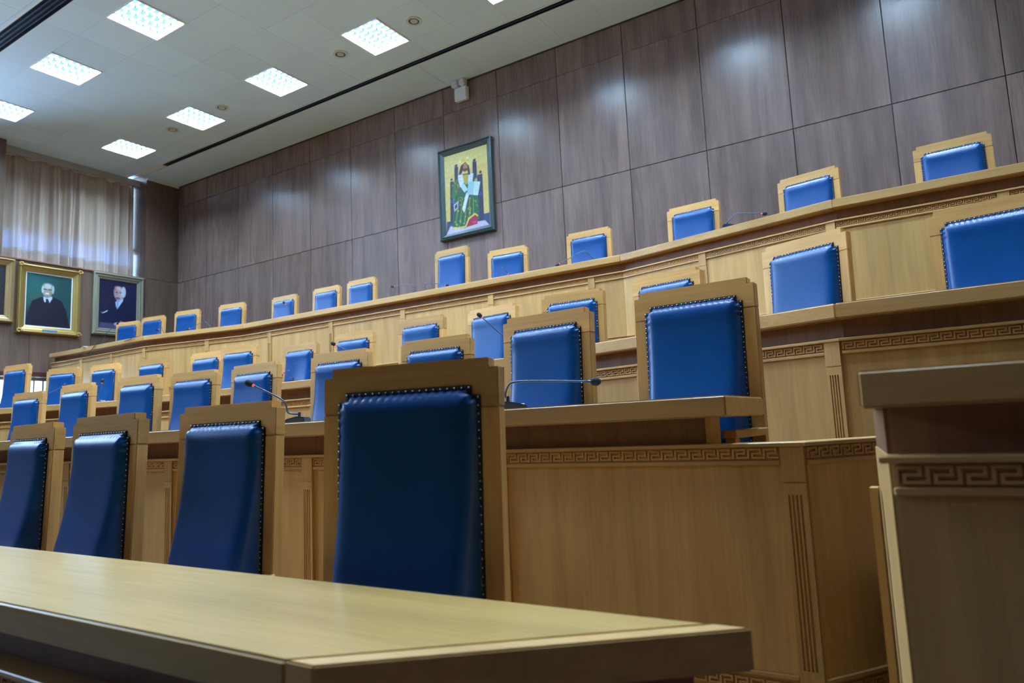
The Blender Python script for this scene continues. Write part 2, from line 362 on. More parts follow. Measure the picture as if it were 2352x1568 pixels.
def make_down():
    r = empty('downlight', (0, 0, 0)); n = 24
    def ring(ra, rb, z0, z1, nm, mat):
        m = MB(); vs = []; fs = []
        for k in range(n):
            a = 2*math.pi*k/n; c, s_ = math.cos(a), math.sin(a); vs += [(ra*c, ra*s_, z0), (rb*c, rb*s_, z0), (rb*c, rb*s_, z1), (ra*c, ra*s_, z1)]
        for k in range(n):
            p, q = 4*k, 4*((k+1) % n)
            for e in range(4): fs.append((p+e, q+e, q+(e+1) % 4, p+(e+1) % 4))
        m.add(vs, fs); return m.build(nm, mat, r, smooth=False)
    ring(.085, .125, -.012, .004, 'outer_ring', grille_m)
    ring(.06, .085, -.004, .004, 'shadow_gap', slot_mid)
    MB().tube([(0, 0, -.010), (0, 0, .002)], .06, 20).build('cup', cup_m, r)
    return r
d0 = make_down()
for i, x in enumerate((-13.03, -11.42, -8.21, -6.60, -3.39, -1.78)):
    o = d0 if i == 0 else copy_tree(d0); o.location = (x, 7.985, ZC)
    tag(o, 'small round ceiling downlight between the square lights, %s from the curtained wall' % ordn[i], 'downlight', 'round downlights in the ceiling')

# ------------------------------------------------------------------ tiers (raised platforms) and desk rows
H1, H2, H3, H4 = -.42+E0, .094+E0, .60+E0, 1.96+E0       # desktop heights
T1, T2, T3, T4 = H1-.75, H2-.75, H3-.75, H4-.75          # tier floors
R1P = [(-9.5, .985), (-1.07, .985), (-.50, 1.46)]
R2P = [(-12.5, 2.85), (-.525, 2.85), (-.02, 3.60)]
XE = XR-.04
RBP = [(-.225, 2.30), (-.150, 1.775), (XE, 1.775)]
R3P = [(-14.2, 3.95), (-11.9, 4.24), (-9.25, 5.02), (-3.2, 5.02), (-.53, 4.19), (XE, 4.15)]
R4P = [(-15.75, 7.09), (-12.3, 7.09), (-10.1, 7.53), (-3.19, 7.53), (-.82, 6.95), (XE, 6.95)]
def offset(path, d):
    """offset polyline outward (towards the viewer, -normal side) by d"""
    out = []
    for i, p in enumerate(path):
        ns = []
        for a, b in ((i-1, i), (i, i+1)):
            if a < 0 or b >= len(path): continue
            tx, ty = path[b][0]-path[a][0], path[b][1]-path[a][1]; l = math.hypot(tx, ty); ns.append((ty/l, -tx/l))
        if len(ns) == 1: n = ns[0]; k = 1
        else:
            n = (ns[0][0]+ns[1][0], ns[0][1]+ns[1][1]); l = math.hypot(*n); n = (n[0]/l, n[1]/l); k = 1/(n[0]*ns[0][0]+n[1]*ns[0][1])
        out.append((p[0]+n[0]*d*k, p[1]+n[1]*d*k))
    return out
def platform(name, path, z, back, label):
    p = offset(path, -.035); poly = p+back
    o = MB().prism(poly, .001, z).build(name, carpet); struct(o, label); return o
platform('floor_tier_1', R1P, T1, [(-.2, 1.7), (-.2, 4.2), (-9.5, 4.2)], 'lowest parquet tier under the front row')
platform('floor_tier_2', R2P, T2, [(-.02, 4.9), (-12.5, 4.9)], 'parquet tier under the second row')
platform('floor_tier_3', RBP, T2, [(XR, 4.05), (-.19, 4.05)], 'parquet tier under the right-hand desk')
platform('floor_tier_4', R3P, T3, [(XR, 7.4), (-14.2, 7.4)], 'parquet tier under the third row')
platform('floor_tier_5', R4P, T4, [(XR, YB-.001), (-15.75, YB-.001)], 'highest parquet tier under the top row')

def frame_of(a, b):
    tx, ty = b[0]-a[0], b[1]-a[1]; l = math.hypot(tx, ty); return ((a[0], a[1]), (tx/l, ty/l), (ty/l, -tx/l)), l
KEY = [(0, .13, 0, 1), (.13, .88, .82, 1), (.75, .88, .42, .82), (.25, .75, .42, .58), (.25, .38, .18, .42), (.25, 1.0, 0, .18)]
def meander(mb, fr, u0, u1, z0, z1, d0, d1, per=.058):
    n = max(1, round((u1-u0)/per)); p = (u1-u0)/n
    for k in range(n):
        for a, b, c, e in KEY:
            mb.seg(fr, u0+p*(k+a), min(u0+p*(k+b), u1), d0, d1, z0+(z1-z0)*c, z0+(z1-z0)*e)
def pilaster(row, fr, u, zb, h, low=1.044, w=.085):
    m = MB().seg(fr, u-w/2, u+w/2, 0, .016, h-.338, h-.206)
    m.seg(fr, u-w/2, u+w/2, 0, .012, h-.345, h-.338)
    top = h-.387; bot = h-low+.024
    m.seg(fr, u-w/2, u+w/2, 0, .016, top, h-.345); m.seg(fr, u-w/2, u+w/2, 0, .016, zb, bot)
    # four flutes cut between five fillets
    xs = [-w/2, -w/2+.016, -w/2+.024, -.008, -.0, .008, .016, w/2-.018, w/2-.010, w/2]
    e = [-w/2, -.0265, -.0185, -.0125, -.0045, .0015, .0095, .0155, .0235, w/2]
    for k in range(9):
        m.seg(fr, u+e[k], u+e[k+1], 0, .016 if k % 2 == 0 else .009, bot, top)
    return m.build('pilaster', oak_v, row)
def desk_row(name, label, path, h, zb, pils, top=None, low=1.044, desk=None, fascia_to=None, per=.058, depth=.55, over=.05, plain_ends=()):
    """path: plan line of the front panels, left to right; pils: per segment a list of pilaster stations"""
    row = empty(name, (path[1][0], path[1][1]+.2, zb)); tag(row, label, 'desk', 'long oak desk rows')
    segs = [frame_of(path[i], path[i+1]) for i in range(len(path)-1)]
    # desktop boards, mitred at the bends
    if desk is None:
        fo = offset(path, over); ba = offset(path, over-depth)
        desk = [[fo[i], fo[i+1], ba[i+1], ba[i]] for i in range(len(path)-1)]
    for i, q in enumerate(desk):
        MB().prism(q, h-.084, h).build('desktop_board', top or oak_x, row, bevel=.007, segs=3)
    fp = offset(path, -.06); fb = offset(path, -.08)
    lo = offset(path, .026); lb = offset(path, -.075)
    for i, (fr, l) in enumerate(segs):
        st = sorted(pils[i])
        if i in plain_ends:
            MB().seg(fr, 0, l, -.022, .004, zb, h-.1905).build('end_panel', oak_v, row)
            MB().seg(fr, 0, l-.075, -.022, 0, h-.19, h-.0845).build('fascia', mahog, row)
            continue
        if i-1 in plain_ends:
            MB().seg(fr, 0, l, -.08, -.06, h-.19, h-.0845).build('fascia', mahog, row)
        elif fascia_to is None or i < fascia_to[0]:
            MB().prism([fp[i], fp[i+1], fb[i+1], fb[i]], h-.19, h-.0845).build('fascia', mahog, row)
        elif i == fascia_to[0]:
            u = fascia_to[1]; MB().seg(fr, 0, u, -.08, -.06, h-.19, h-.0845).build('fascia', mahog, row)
            MB().seg(fr, u, u+.022, -.15, -.02, T2, h-.0845).build('end_board', oak_v, row)
        MB().prism([lo[i], lo[i+1], lb[i+1], lb[i]], h-.206, h-.190).build('ledge', oak_x, row, bevel=.003)
        edges = [0]+st+[l]
        w = .085
        for u in st: pilaster(row, fr, u, zb, h, low)
        for k in range(len(edges)-1):
            a = edges[k]+(w/2 if k > 0 else 0); b = edges[k+1]-(w/2 if k < len(edges)-2 else 0)
            if b-a < .03: continue
            MB().seg(fr, a+.001, b-.001, -.022, 0, zb, h-.2065).build('panel', oak_v, row)
            m = MB(); meander(m, fr, a+.006, b-.006, h-.251, h-.212, 0, .009, per); m.build('meander_frieze', oak_carved, row)
            MB().seg(fr, a+.002, b-.002, 0, .013, h-.276, h-.258).build('moulding', oak_x, row, bevel=.003)
            if b-a > .2:
                MB().seg(fr, a+.002, b-.002, 0, .013, h-low-.018, h-low).build('moulding', oak_x, row, bevel=.003)
                m = MB(); meander(m, fr, a+.006, b-.006, h-low-.069, h-low-.030, 0, .009, per); m.build('meander_frieze', oak_carved, row)
        MB().seg(fr, 0, l, 0, .02, zb, zb+.05).build('plinth', oak_x, row)
    for x, y in offset(path, -.014)[1:-1]:
        MB().prism([(x-.012, y-.012), (x+.012, y-.012), (x+.012, y+.012), (x-.012, y+.012)], zb, h-.207).build('corner_post', oak_v, row)
    return row
def stations(path, xs):
    out = []
    for i in range(len(path)-1):
        a, b = path[i], path[i+1]; l = math.hypot(b[0]-a[0], b[1]-a[1])
        out.append([(x-a[0])/(b[0]-a[0])*l for x in xs if a[0] < x < b[0]])
    return out
def pn(s, path, ends):   # pilasters next to the bends
    return s
p1 = stations(R1P, [-8.7, -7.35, -6.0, -4.65, -3.3, -1.95, -1.12]); p1[1] = []
desk_row('desk_row', 'front-row oak desk with diagonal end, yellow top in the foreground', R1P, H1, .001, p1, top=dimmed_honey_oak,
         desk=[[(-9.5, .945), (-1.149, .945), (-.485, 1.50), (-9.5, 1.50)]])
row1 = [o for o in C.objects if o.get('label', '').startswith('front-row oak desk')][0]
MB().prism([(-1.148, .945), (-1.07, .945), (-.406, 1.50), (-.484, 1.50)], H1-.084, H1).build('end_lipping', oak_x, row1, bevel=.004, segs=2)
p2 = stations(R2P, [-11.4, -10.05, -8.7, -7.35, -6.0, -4.62, -3.24, -1.905, -.568]); p2[1] = [.86]
desk_row('desk_row', 'second-row oak desk whose squared end stops beside the aisle', R2P, H2, T1+.001, p2,
         desk=[[(-12.5, 2.74), (-.775, 2.74), (-.775, 3.36), (-12.5, 3.36)]], fascia_to=(0, R2P[0][0]*-1-.90))
pb = [[], [.04, 1.4, 2.6]]
desk_row('desk_row', 'shadowed oak desk at the right edge across the aisle', RBP, H2, T1-.3, [[], [1.35, 2.6]], plain_ends=(0,),
         desk=[[(-.195, 1.735), (XE, 1.735), (XE, 2.30), (-.225, 2.30)]])
p3 = stations(R3P, [-13.0, -11.86, -10.6, -9.21, -7.9, -6.6, -5.25, -4.0, -3.16, -1.85, -.575, .9])
desk_row('desk_row', 'third-row oak desk with bent wings below the top row', R3P, H3, T2+.001, p3)
p4 = stations(R4P, [-14.55, -13.45, -12.35, -10.9, -9.46, -8.03, -6.58, -5.06, -3.6, -2.17, -.865, .45])
desk_row('desk_row', 'top-row oak desk running under the dark panelled wall', R4P, H4, T3+.001, p4, low=.945, depth=.45)
# light corner lath on the right-hand desk's end
rowB = [o for o in C.objects if o.get('label', '').startswith('shadowed oak desk')][0]
MB().box(-.245, -.225, 2.20, 2.25, T1-.3, H2-.30).build('end_lath', oak_v, rowB)

# ------------------------------------------------------------------ armchairs
BACK_Y, TILT = .22, math.radians(2)
def tilt(p):   # lean a point of the backrest back about the seat line
    x, y, z = p; dz = z-.47
    return (x, BACK_Y+y*math.cos(TILT)+dz*math.sin(TILT), .47+dz*math.cos(TILT)-y*math.sin(TILT))
def xz_prism(poly, y0, y1):
    n = len(poly); vs = [(x, y0, z) for x, z in poly]+[(x, y1, z) for x, z in poly]
    fs = [tuple(range(n)), tuple(range(2*n-1, n-1, -1))]+[(i+n, (i+1) % n+n, (i+1) % n, i) for i in range(n)]
    return vs, fs
OUTL = [(-.26, .49), (-.26, 1.235), (-.23, 1.235), (-.23, 1.265), (.23, 1.265), (.23, 1.235), (.26, 1.235), (.26, .49)]
def pad_mesh():
    xs = sorted(set([round(v, 5) for v in list(np.linspace(-.26, -.23, 7))+list(np.linspace(-.23, .23, 48))+list(np.linspace(.23, .26, 7))]))
    zs = sorted(set([round(v, 5) for v in list(np.linspace(.49, 1.15, 34))+list(np.linspace(1.15, 1.235, 12))+list(np.linspace(1.235, 1.265, 7))]))
    def inside(x, z): return abs(x) <= .2300001 or z <= 1.2350001
    def dist(x, z):
        d = min(.26-abs(x), z-.49+.03, 1.265-z)
        if z > 1.235: d = min(d, .23-abs(x))
        elif abs(x) > .23: d = min(d, 1.235-z)
        else: d = min(d, math.hypot(max(0, .23-abs(x)), max(0, 1.235-z)) if False else d)
        return max(d, 0)
    def lumbar(z):
        t = (z-.49)/.775
        return .095*math.exp(-(t/.42)**2)+.010*math.sin(math.pi*min(1, t))
    idx = {}; vs = []; fs = []
    for j, z in enumerate(zs):
        for i, x in enumerate(xs):
            if not inside(x, z): continue
            d = max(0, dist(x, z)-.0080); e = 1-math.exp(-d/.018)
            puff = .034*e*(1+.15*math.exp(-((1.20-z)/.05)**2))
            pk = .0045*math.exp(-((d-.010)/.011)**2)*math.sin(2*math.pi*(x if 1.265-z < .26-abs(x) else z)/.030)
            y = -.002-puff-lumbar(z)*(1-math.exp(-d/.016))-pk
            idx[(i, j)] = len(vs); vs.append(tilt((x, y, z)))
    for j in range(len(zs)-1):
        for i in range(len(xs)-1):
            q = [(i, j), (i+1, j), (i+1, j+1), (i, j+1)]
            if all(k in idx for k in q): fs.append(tuple(idx[k] for k in q))
    return vs, fs
def outline_pts(step, inset):
    pts = []
    o = [(-.26+inset, .50), (-.26+inset, 1.235-inset), (-.23+inset, 1.235-inset), (-.23+inset, 1.265-inset), (.23-inset, 1.265-inset), (.23-inset, 1.235-inset), (.26-inset, 1.235-inset), (.26-inset, .50)]
    for a, b in zip(o[:-1], o[1:]):
        l = math.hypot(b[0]-a[0], b[1]-a[1]); n = max(1, round(l/step))
        for k in range(n): pts.append((a[0]+(b[0]-a[0])*k/n, a[1]+(b[1]-a[1])*k/n))
    return pts, o
def make_chair():
    r = empty('armchair', (0, 0, 0)); tag(r, 'blue leather armchair', 'armchair', 'blue leather armchairs with oak frames')
    rail = [(-.3225, 1.20), (-.26, 1.20), (-.26, 1.235), (-.23, 1.235), (-.23, 1.265), (.23, 1.265), (.23, 1.235), (.26, 1.235), (.26, 1.20), (.3225, 1.20),
            (.3225, 1.322), (.29, 1.322), (.29, 1.352), (-.29, 1.352), (-.29, 1.322), (-.3225, 1.322)]
    vs, fs = xz_prism(rail, 0, .058); MB().add([tilt(p) for p in vs], fs).build('top_rail', chair_oak_x, r, bevel=.0035, segs=2)
    for s in (-1, 1):
        a, b = sorted((s*.26, s*.3225)); vs, fs = xz_prism([(a, .30), (b, .30), (b, 1.1995), (a, 1.1995)], 0, .056)
        MB().add([tilt(p) for p in vs], fs).build('stile', chair_oak, r, bevel=.0035, segs=2)
    vs, fs = xz_prism([(-.26, .36), (.26, .36), (.26, .49), (-.26, .49)], .008, .05); MB().add([tilt(p) for p in vs], fs).build('lower_rail', chair_oak_x, r, bevel=.003)
    vs, fs = xz_prism([(-.26, .49), (.26, .49), (.26, 1.235), (.23, 1.235), (.23, 1.265), (-.23, 1.265), (-.23, 1.235), (-.26, 1.235)], .012, .04)
    MB().add([tilt(p) for p in vs], fs).build('back_board', chair_oak, r)
    vs, fs = pad_mesh(); MB().add(vs, fs).build('backrest_pad', leather, r, smooth=True)
    # dark gimp band under the nails, then the nails
    m = MB(); pts, o = outline_pts(.03, 0); _, oi = outline_pts(.03, .0090)
    for k in range(len(o)-1):
        m.add([tilt((o[k][0], -.006, o[k][1])), tilt((o[k+1][0], -.006, o[k+1][1])), tilt((oi[k+1][0], -.008, oi[k+1][1])), tilt((oi[k][0], -.008, oi[k][1]))], [(3, 2, 1, 0)])
        m.add([tilt((o[k][0], .002, o[k][1])), tilt((o[k+1][0], .002, o[k+1][1])), tilt((o[k+1][0], -.006, o[k+1][1])), tilt((o[k][0], -.006, o[k][1]))], [(3, 2, 1, 0)])
    m.build('gimp_band', gimp_m, r)
    m = MB(); pts, _ = outline_pts(.0255, .0048)
    for x, z in pts: m.ball(tilt((x, -.0075, z)), .0042, 6, 4)
    tag(m.build('nail_trim', nail_m, r, smooth=True), kind='stuff')
    # seat, rails, arms, legs
    m = MB(); n = 14; vs = []; fs = []
    for j in range(n+1):
        for i in range(n+1):
            u, v = -1+2*i/n, -1+2*j/n; e = (1-abs(u)**6)*(1-abs(v)**6)
            vs.append((.265*u, -.02+.245*v, .45+.055*e**.5))
    for j in range(n):
        for i in range(n): k = j*(n+1)+i; fs.append((k, k+1, k+n+2, k+n+1))
    m.add(vs, fs); m.box(-.262, .262, -.262, .222, .42, .452); m.build('seat', leather, r, smooth=False)
    m = MB().box(-.30, .30, -.285, -.262, .36, .44).box(-.30, -.264, -.262, .25, .36, .44).box(.264, .30, -.262, .25, .36, .44).box(-.30, .30, .222, .25, .36, .44)
    m.build('seat_rail', chair_oak_x, r, bevel=.003)
    for s in (-1, 1):
        a, b = sorted((s*.272, s*.335)); m = MB().box(a, b, -.235, .235, .575, .61); c, d = sorted((s*.28, s*.325)); m.box(c, d, -.22, -.165, .44, .575)
        m.build('armrest', chair_oak, r, bevel=.004)
        for y0, y1 in ((-.285, -.235), (.19, .245)):
            a, b = sorted((s*.255, s*.30)); MB().box(a, b, y0, y1, .0, .36).build('leg', chair_oak, r, bevel=.003)
    return r
chair0 = make_chair()
TOPY, TOPZ = BACK_Y+.88*math.sin(TILT), .47+.882*math.cos(TILT)
# (x, y, turn in degrees, height of the chair's top above its tier, label)
CH = {1: (T1, [(-1.545, 1.78, 13, 1.402, 'largest blue leather armchair behind the front desk, nearest the viewer'),
               (-2.86, 2.03, 4, 1.342, 'second armchair from the diagonal end of the front desk'),
               (-3.60, 1.87, -2, 1.328, 'third armchair from the diagonal end of the front desk'),
               (-4.42, 1.90, -5, 1.318, 'front-desk armchair cut by the left edge of the picture')]),
      2: (T2, [(-1.129, 3.532, -3, 1.35, 'second-row armchair at the squared desk end by the aisle'),
               (-2.103, 3.70, -5, 1.35, 'second-row armchair behind the straight level microphone'),
               (-3.249, 4.058, 1, 1.35, 'second-row armchair just right of the largest front chair top'),
               (-4.261, 4.07, 1, 1.35, 'second-row armchair half hidden left of the largest front chair'),
               (-5.40, 4.12, 0, 1.35, 'second-row armchair behind the slanting red-ringed microphone'),
               (-6.2725, 4.09, 6, 1.35, 'fourth second-row armchair from the left picture edge'),
               (-6.95, 3.93, 4, 1.35, 'third second-row armchair from the left picture edge'),
               (-8.06, 3.88, 1, 1.35, 'second second-row armchair from the left picture edge'),
               (-9.40, 3.98, 4, 1.35, 'second-row armchair nearest the left picture edge')]),
      3: (T3, [(.245, 5.0, -10, 1.38, 'third-row armchair cut by the right edge of the picture'),
               (-.836, 5.15, -22, 1.38, 'third-row armchair second from the right picture edge'),
               (-1.98, 5.54, -11, 1.38, 'third-row armchair peeping over the squared-end chair'),
               (-2.945, 5.71, 0, 1.38, 'third-row armchair right behind the level-microphone chair'),
               (-3.917, 5.81, -7, 1.38, 'third-row armchair with a microphone slanting across its right side'),
               (-4.81, 5.78, -2, 1.38, 'third-row armchair above the largest front chair'),
               (-6.00, 5.97, 0, 1.37, 'third-row armchair behind a microphone with tilted foam head'),
               (-7.13, 6.14, -1, 1.36, 'third-row armchair with small microphone unit before its pad'),
               (-7.87, 5.77, 6, 1.38, 'third-row armchair left of the one with a microphone unit'),
               (-8.65, 5.83, 4, 1.38, 'third-row armchair fifth from the left picture edge'),
               (-9.66, 5.66, 5, 1.37, 'third-row armchair fourth from the left picture edge'),
               (-10.55, 5.46, 6, 1.36, 'third-row armchair behind the upright microphone'),
               (-11.36, 5.27, 14, 1.36, 'third-row armchair second from the left picture edge'),
               (-12.02, 4.92, 6, 1.45, 'third-row armchair nearest the left picture edge')]),
      4: (T4, [(.153, 7.757, -3, 1.35, 'top-row armchair furthest right against the wall'),
               (-1.154, 7.827, -11, 1.35, 'top-row armchair second from the right'),
               (-2.477, 8.045, -4, 1.35, 'top-row armchair left of the right-pointing microphone'),
               (-3.945, 8.227, 1, 1.35, 'top-row armchair behind the left-bent microphone'),
               (-5.25, 8.266, 4, 1.35, 'top-row armchair immediately right of the taller chair'),
               (-6.36, 8.42, -1, 1.57, 'tallest top-row armchair below the framed icon'),
               (-8.145, 8.301, 0, 1.35, 'top-row armchair first left of the paired microphones'),
               (-9.01, 8.343, 1, 1.35, 'top-row armchair second left of the paired microphones'),
               (-10.094, 8.348, 2, 1.35, 'top-row armchair with a small dark microphone head before its pad'),
               (-11.337, 8.158, 8, 1.35, 'top-row armchair fourth from the portrait wall'),
               (-12.48, 7.99, 9, 1.35, 'top-row armchair third from the portrait wall'),
               (-13.52, 7.92, 8, 1.35, 'top-row armchair second from the portrait wall'),
               (-14.42, 7.91, 11, 1.35, 'top-row armchair overlapping the grey-framed portrait')])}
first = True
GR = {1: 'armchairs behind the front desk', 2: 'armchairs of the second row', 3: 'armchairs of the third row', 4: 'armchairs of the top row'}
for k, (tz, lst) in CH.items():
    for x, y, a, ht, lab in lst:
        o = chair0 if first else copy_tree(chair0); first = False
        rz = math.radians(a); o.rotation_euler = (0, 0, rz); o.scale = (1, 1, ht/TOPZ)
        o.location = (x+TOPY*math.sin(rz), y-TOPY*math.cos(rz), tz)
        tag(o, lab, 'armchair', GR[k])

# ------------------------------------------------------------------ gooseneck microphones
def smooth_path(pts, n=5):
    p = [Vector(q) for q in pts]; P = [p[0]]+p+[p[-1]]; out = []
    for i in range(1, len(P)-2):
        for k in range(n):
            t = k/n; a, b, c, d = P[i-1], P[i], P[i+1], P[i+2]
            out.append(.5*((2*b)+(c-a)*t+(2*a-5*b+4*c-d)*t*t+(3*b-a-3*c+d)*t**3))
    out.append(p[-1]); return out
def mic(base, pts, h, label, big=1.0, turn=0.0, lit=True):
    """base: foot on the desktop (x, y); pts: gooseneck, heights relative to the eye"""
    r = empty('gooseneck_microphone', (base[0], base[1], h)); tag(r, label, 'microphone', 'gooseneck microphones on the desks')
    # wedge shaped base with a sloping control face
    w, d, t1, t2 = .055, .075, .016, .042
    prof = [(-d, 0), (d, 0), (d, t1), (d*.55, t1+.012), (-.3*d, t2), (-d, t2-.006)]
    ct, st = math.cos(turn), math.sin(turn); vs = []; n = len(prof)
    for s in (-w, w):
        for a, z in prof: vs.append((base[0]+a*ct-s*st, base[1]+a*st+s*ct, h+z))
    fs = [tuple(range(n)), tuple(range(2*n-1, n-1, -1))]+[(i+n, (i+1) % n+n, (i+1) % n, i) for i in range(n)]
    MB().add(vs, fs).build('base', mic_m, r, bevel=.006, segs=2)
    for q in (-.022, .022):
        bx, by = base[0]+d*.62*ct-q*st, base[1]+d*.62*st+q*ct
        MB().box(bx-.012, bx+.012, by-.009, by+.009, h+t1+.003, h+t1+.0125).build('button', button_m, r, bevel=.002)
    b0 = Vector((base[0]-.3*d*ct, base[1]-.3*d*st, h+t2-.004)); P = [Vector((x, y, z+E0)) for x, y, z in pts]
    MB().tube([b0, b0+Vector((0, 0, .03))], .008*big, 8).build('socket', mic_m, r)
    full = smooth_path([b0+Vector((0, 0, .02))]+P)
    MB().tube(full, .0045*big, 8).build('gooseneck', mic_stem, r, smooth=True)
    e = P[-1]; dr = (P[-1]-P[-2]).normalized()
    MB().tube([e-dr*.004, e+dr*.010], .0070*big, 10).build('light_ring' if lit else 'collar', ring_m if lit else mic_stem, r)
    m = MB(); m.tube([e+dr*a for a in (.008, .012, .022, .036, .048, .056, .060)], [x*big for x in (.008, .014, .0175, .0185, .0165, .011, .004)], 12)
    m.build('foam_head', foam_m, r, smooth=True)
    return r
mic((-1.86, 7.25), [(-1.826, 7.24, 2.06), (-1.784, 7.26, 2.105), (-1.72, 7.30, 2.108), (-1.56, 7.40, 2.094)], H4, 'microphone on top-row desk bent right between two right-hand chairs', 1.1, .5)
mic((-3.67, 7.80), [(-3.706, 7.745, 2.08), (-3.745, 7.709, 2.139), (-3.815, 7.667, 2.121), (-4.03, 7.55, 2.00)], H4, 'microphone on top-row desk bent left over the desk edge', 1.1, 3.5)
mic((-5.06, 7.75), [(-5.033, 7.75, 2.08), (-5.012, 7.75, 2.14), (-4.99, 7.765, 2.125), (-4.955, 7.80, 2.06)], H4, 'small hooked microphone before the chair right of the tallest', 1.0, .3)
mic((-6.30, 7.78), [(-6.348, 7.75, 2.09), (-6.33, 7.75, 2.125), (-6.28, 7.78, 2.138), (-6.10, 7.90, 2.095)], H4, 'right one of the paired microphones near the tallest chair', 1.0, .4)
mic((-6.555, 7.72), [(-6.519, 7.745, 2.10), (-6.563, 7.709, 2.137), (-6.62, 7.67, 2.137), (-6.77, 7.58, 2.127)], H4, 'left one of the paired microphones, pointing to the portraits', 1.0, 3.6)
mic((-9.24, 7.76), [(-9.248, 7.75, 2.10), (-9.258, 7.73, 2.16), (-9.285, 7.70, 2.215)], H4, 'upright microphone before a top-row pad, dark head against blue', 1.0, 2.5)
mic((-11.20, 7.62), [(-11.222, 7.60, 2.10), (-11.266, 7.56, 2.143), (-11.40, 7.48, 2.09), (-11.50, 7.42, 2.04)], H4, 'microphone arching left in front of top-row chair near portraits', 1.0, 3.4)
mic((-12.30, 7.42), [(-12.308, 7.40, 2.09), (-12.311, 7.385, 2.14), (-12.35, 7.36, 2.115)], H4, 'tiny hooked microphone third from the portrait wall', 1.0, 3.4)
mic((-14.20, 7.30), [(-14.167, 7.30, 2.08), (-14.13, 7.31, 2.17), (-14.06, 7.335, 2.26), (-13.91, 7.41, 2.39)], H4, 'microphone rising before the grey-framed portrait at desk end', 1.0, .5)
mic((-3.26, 5.24), [(-3.28, 5.195, .70), (-3.316, 5.159, .778), (-3.40, 5.09, .88), (-3.48, 5.025, .98)], H3, 'third-row microphone slanting up left across a blue pad', 1.1, 3.6)
mic((-5.19, 5.25), [(-5.21, 5.20, .72), (-5.215, 5.18, .80), (-5.26, 5.14, .87), (-5.345, 5.075, .93)], H3, 'third-row microphone with tilted foam head above second-row chair', 1.1, 3.6)
mic((-6.22, 5.24), [(-6.222, 5.21, .68), (-6.207, 5.201, .735), (-6.222, 5.192, .748), (-6.27, 5.165, .715)], H3, 'third-row microphone unit with folded neck before a pad', 1.0, 3.3)
mic((-9.83, 5.04), [(-9.80, 5.0, .68), (-9.78, 5.005, .74), (-9.76, 5.01, .80), (-9.735, 5.014, .86)], H3, 'third-row upright microphone with glowing ring at left', 1.1, .4)
mic((-11.33, 5.00), [(-11.29, 4.992, .74), (-11.242, 5.015, .806), (-11.15, 5.07, .85), (-11.04, 5.13, .91)], H3, 'third-row microphone reaching right at far left', 1.1, .5)
mic((-3.50, 2.98), [(-3.527, 2.945, .16), (-3.535, 2.93, .215), (-3.567, 2.904, .257), (-3.69, 2.815, .338)], H2, 'second-row microphone slanting left with bright red ring', 1.15, 3.6)
mic((-1.885, 2.955), [(-1.918, 2.944, .165), (-1.903, 2.946, .209), (-1.871, 2.963, .231), (-1.75, 3.04, .230), (-1.56, 3.162, .217)], H2, 'nearest microphone with long level neck on second-row desk', 1.15, .55, False)

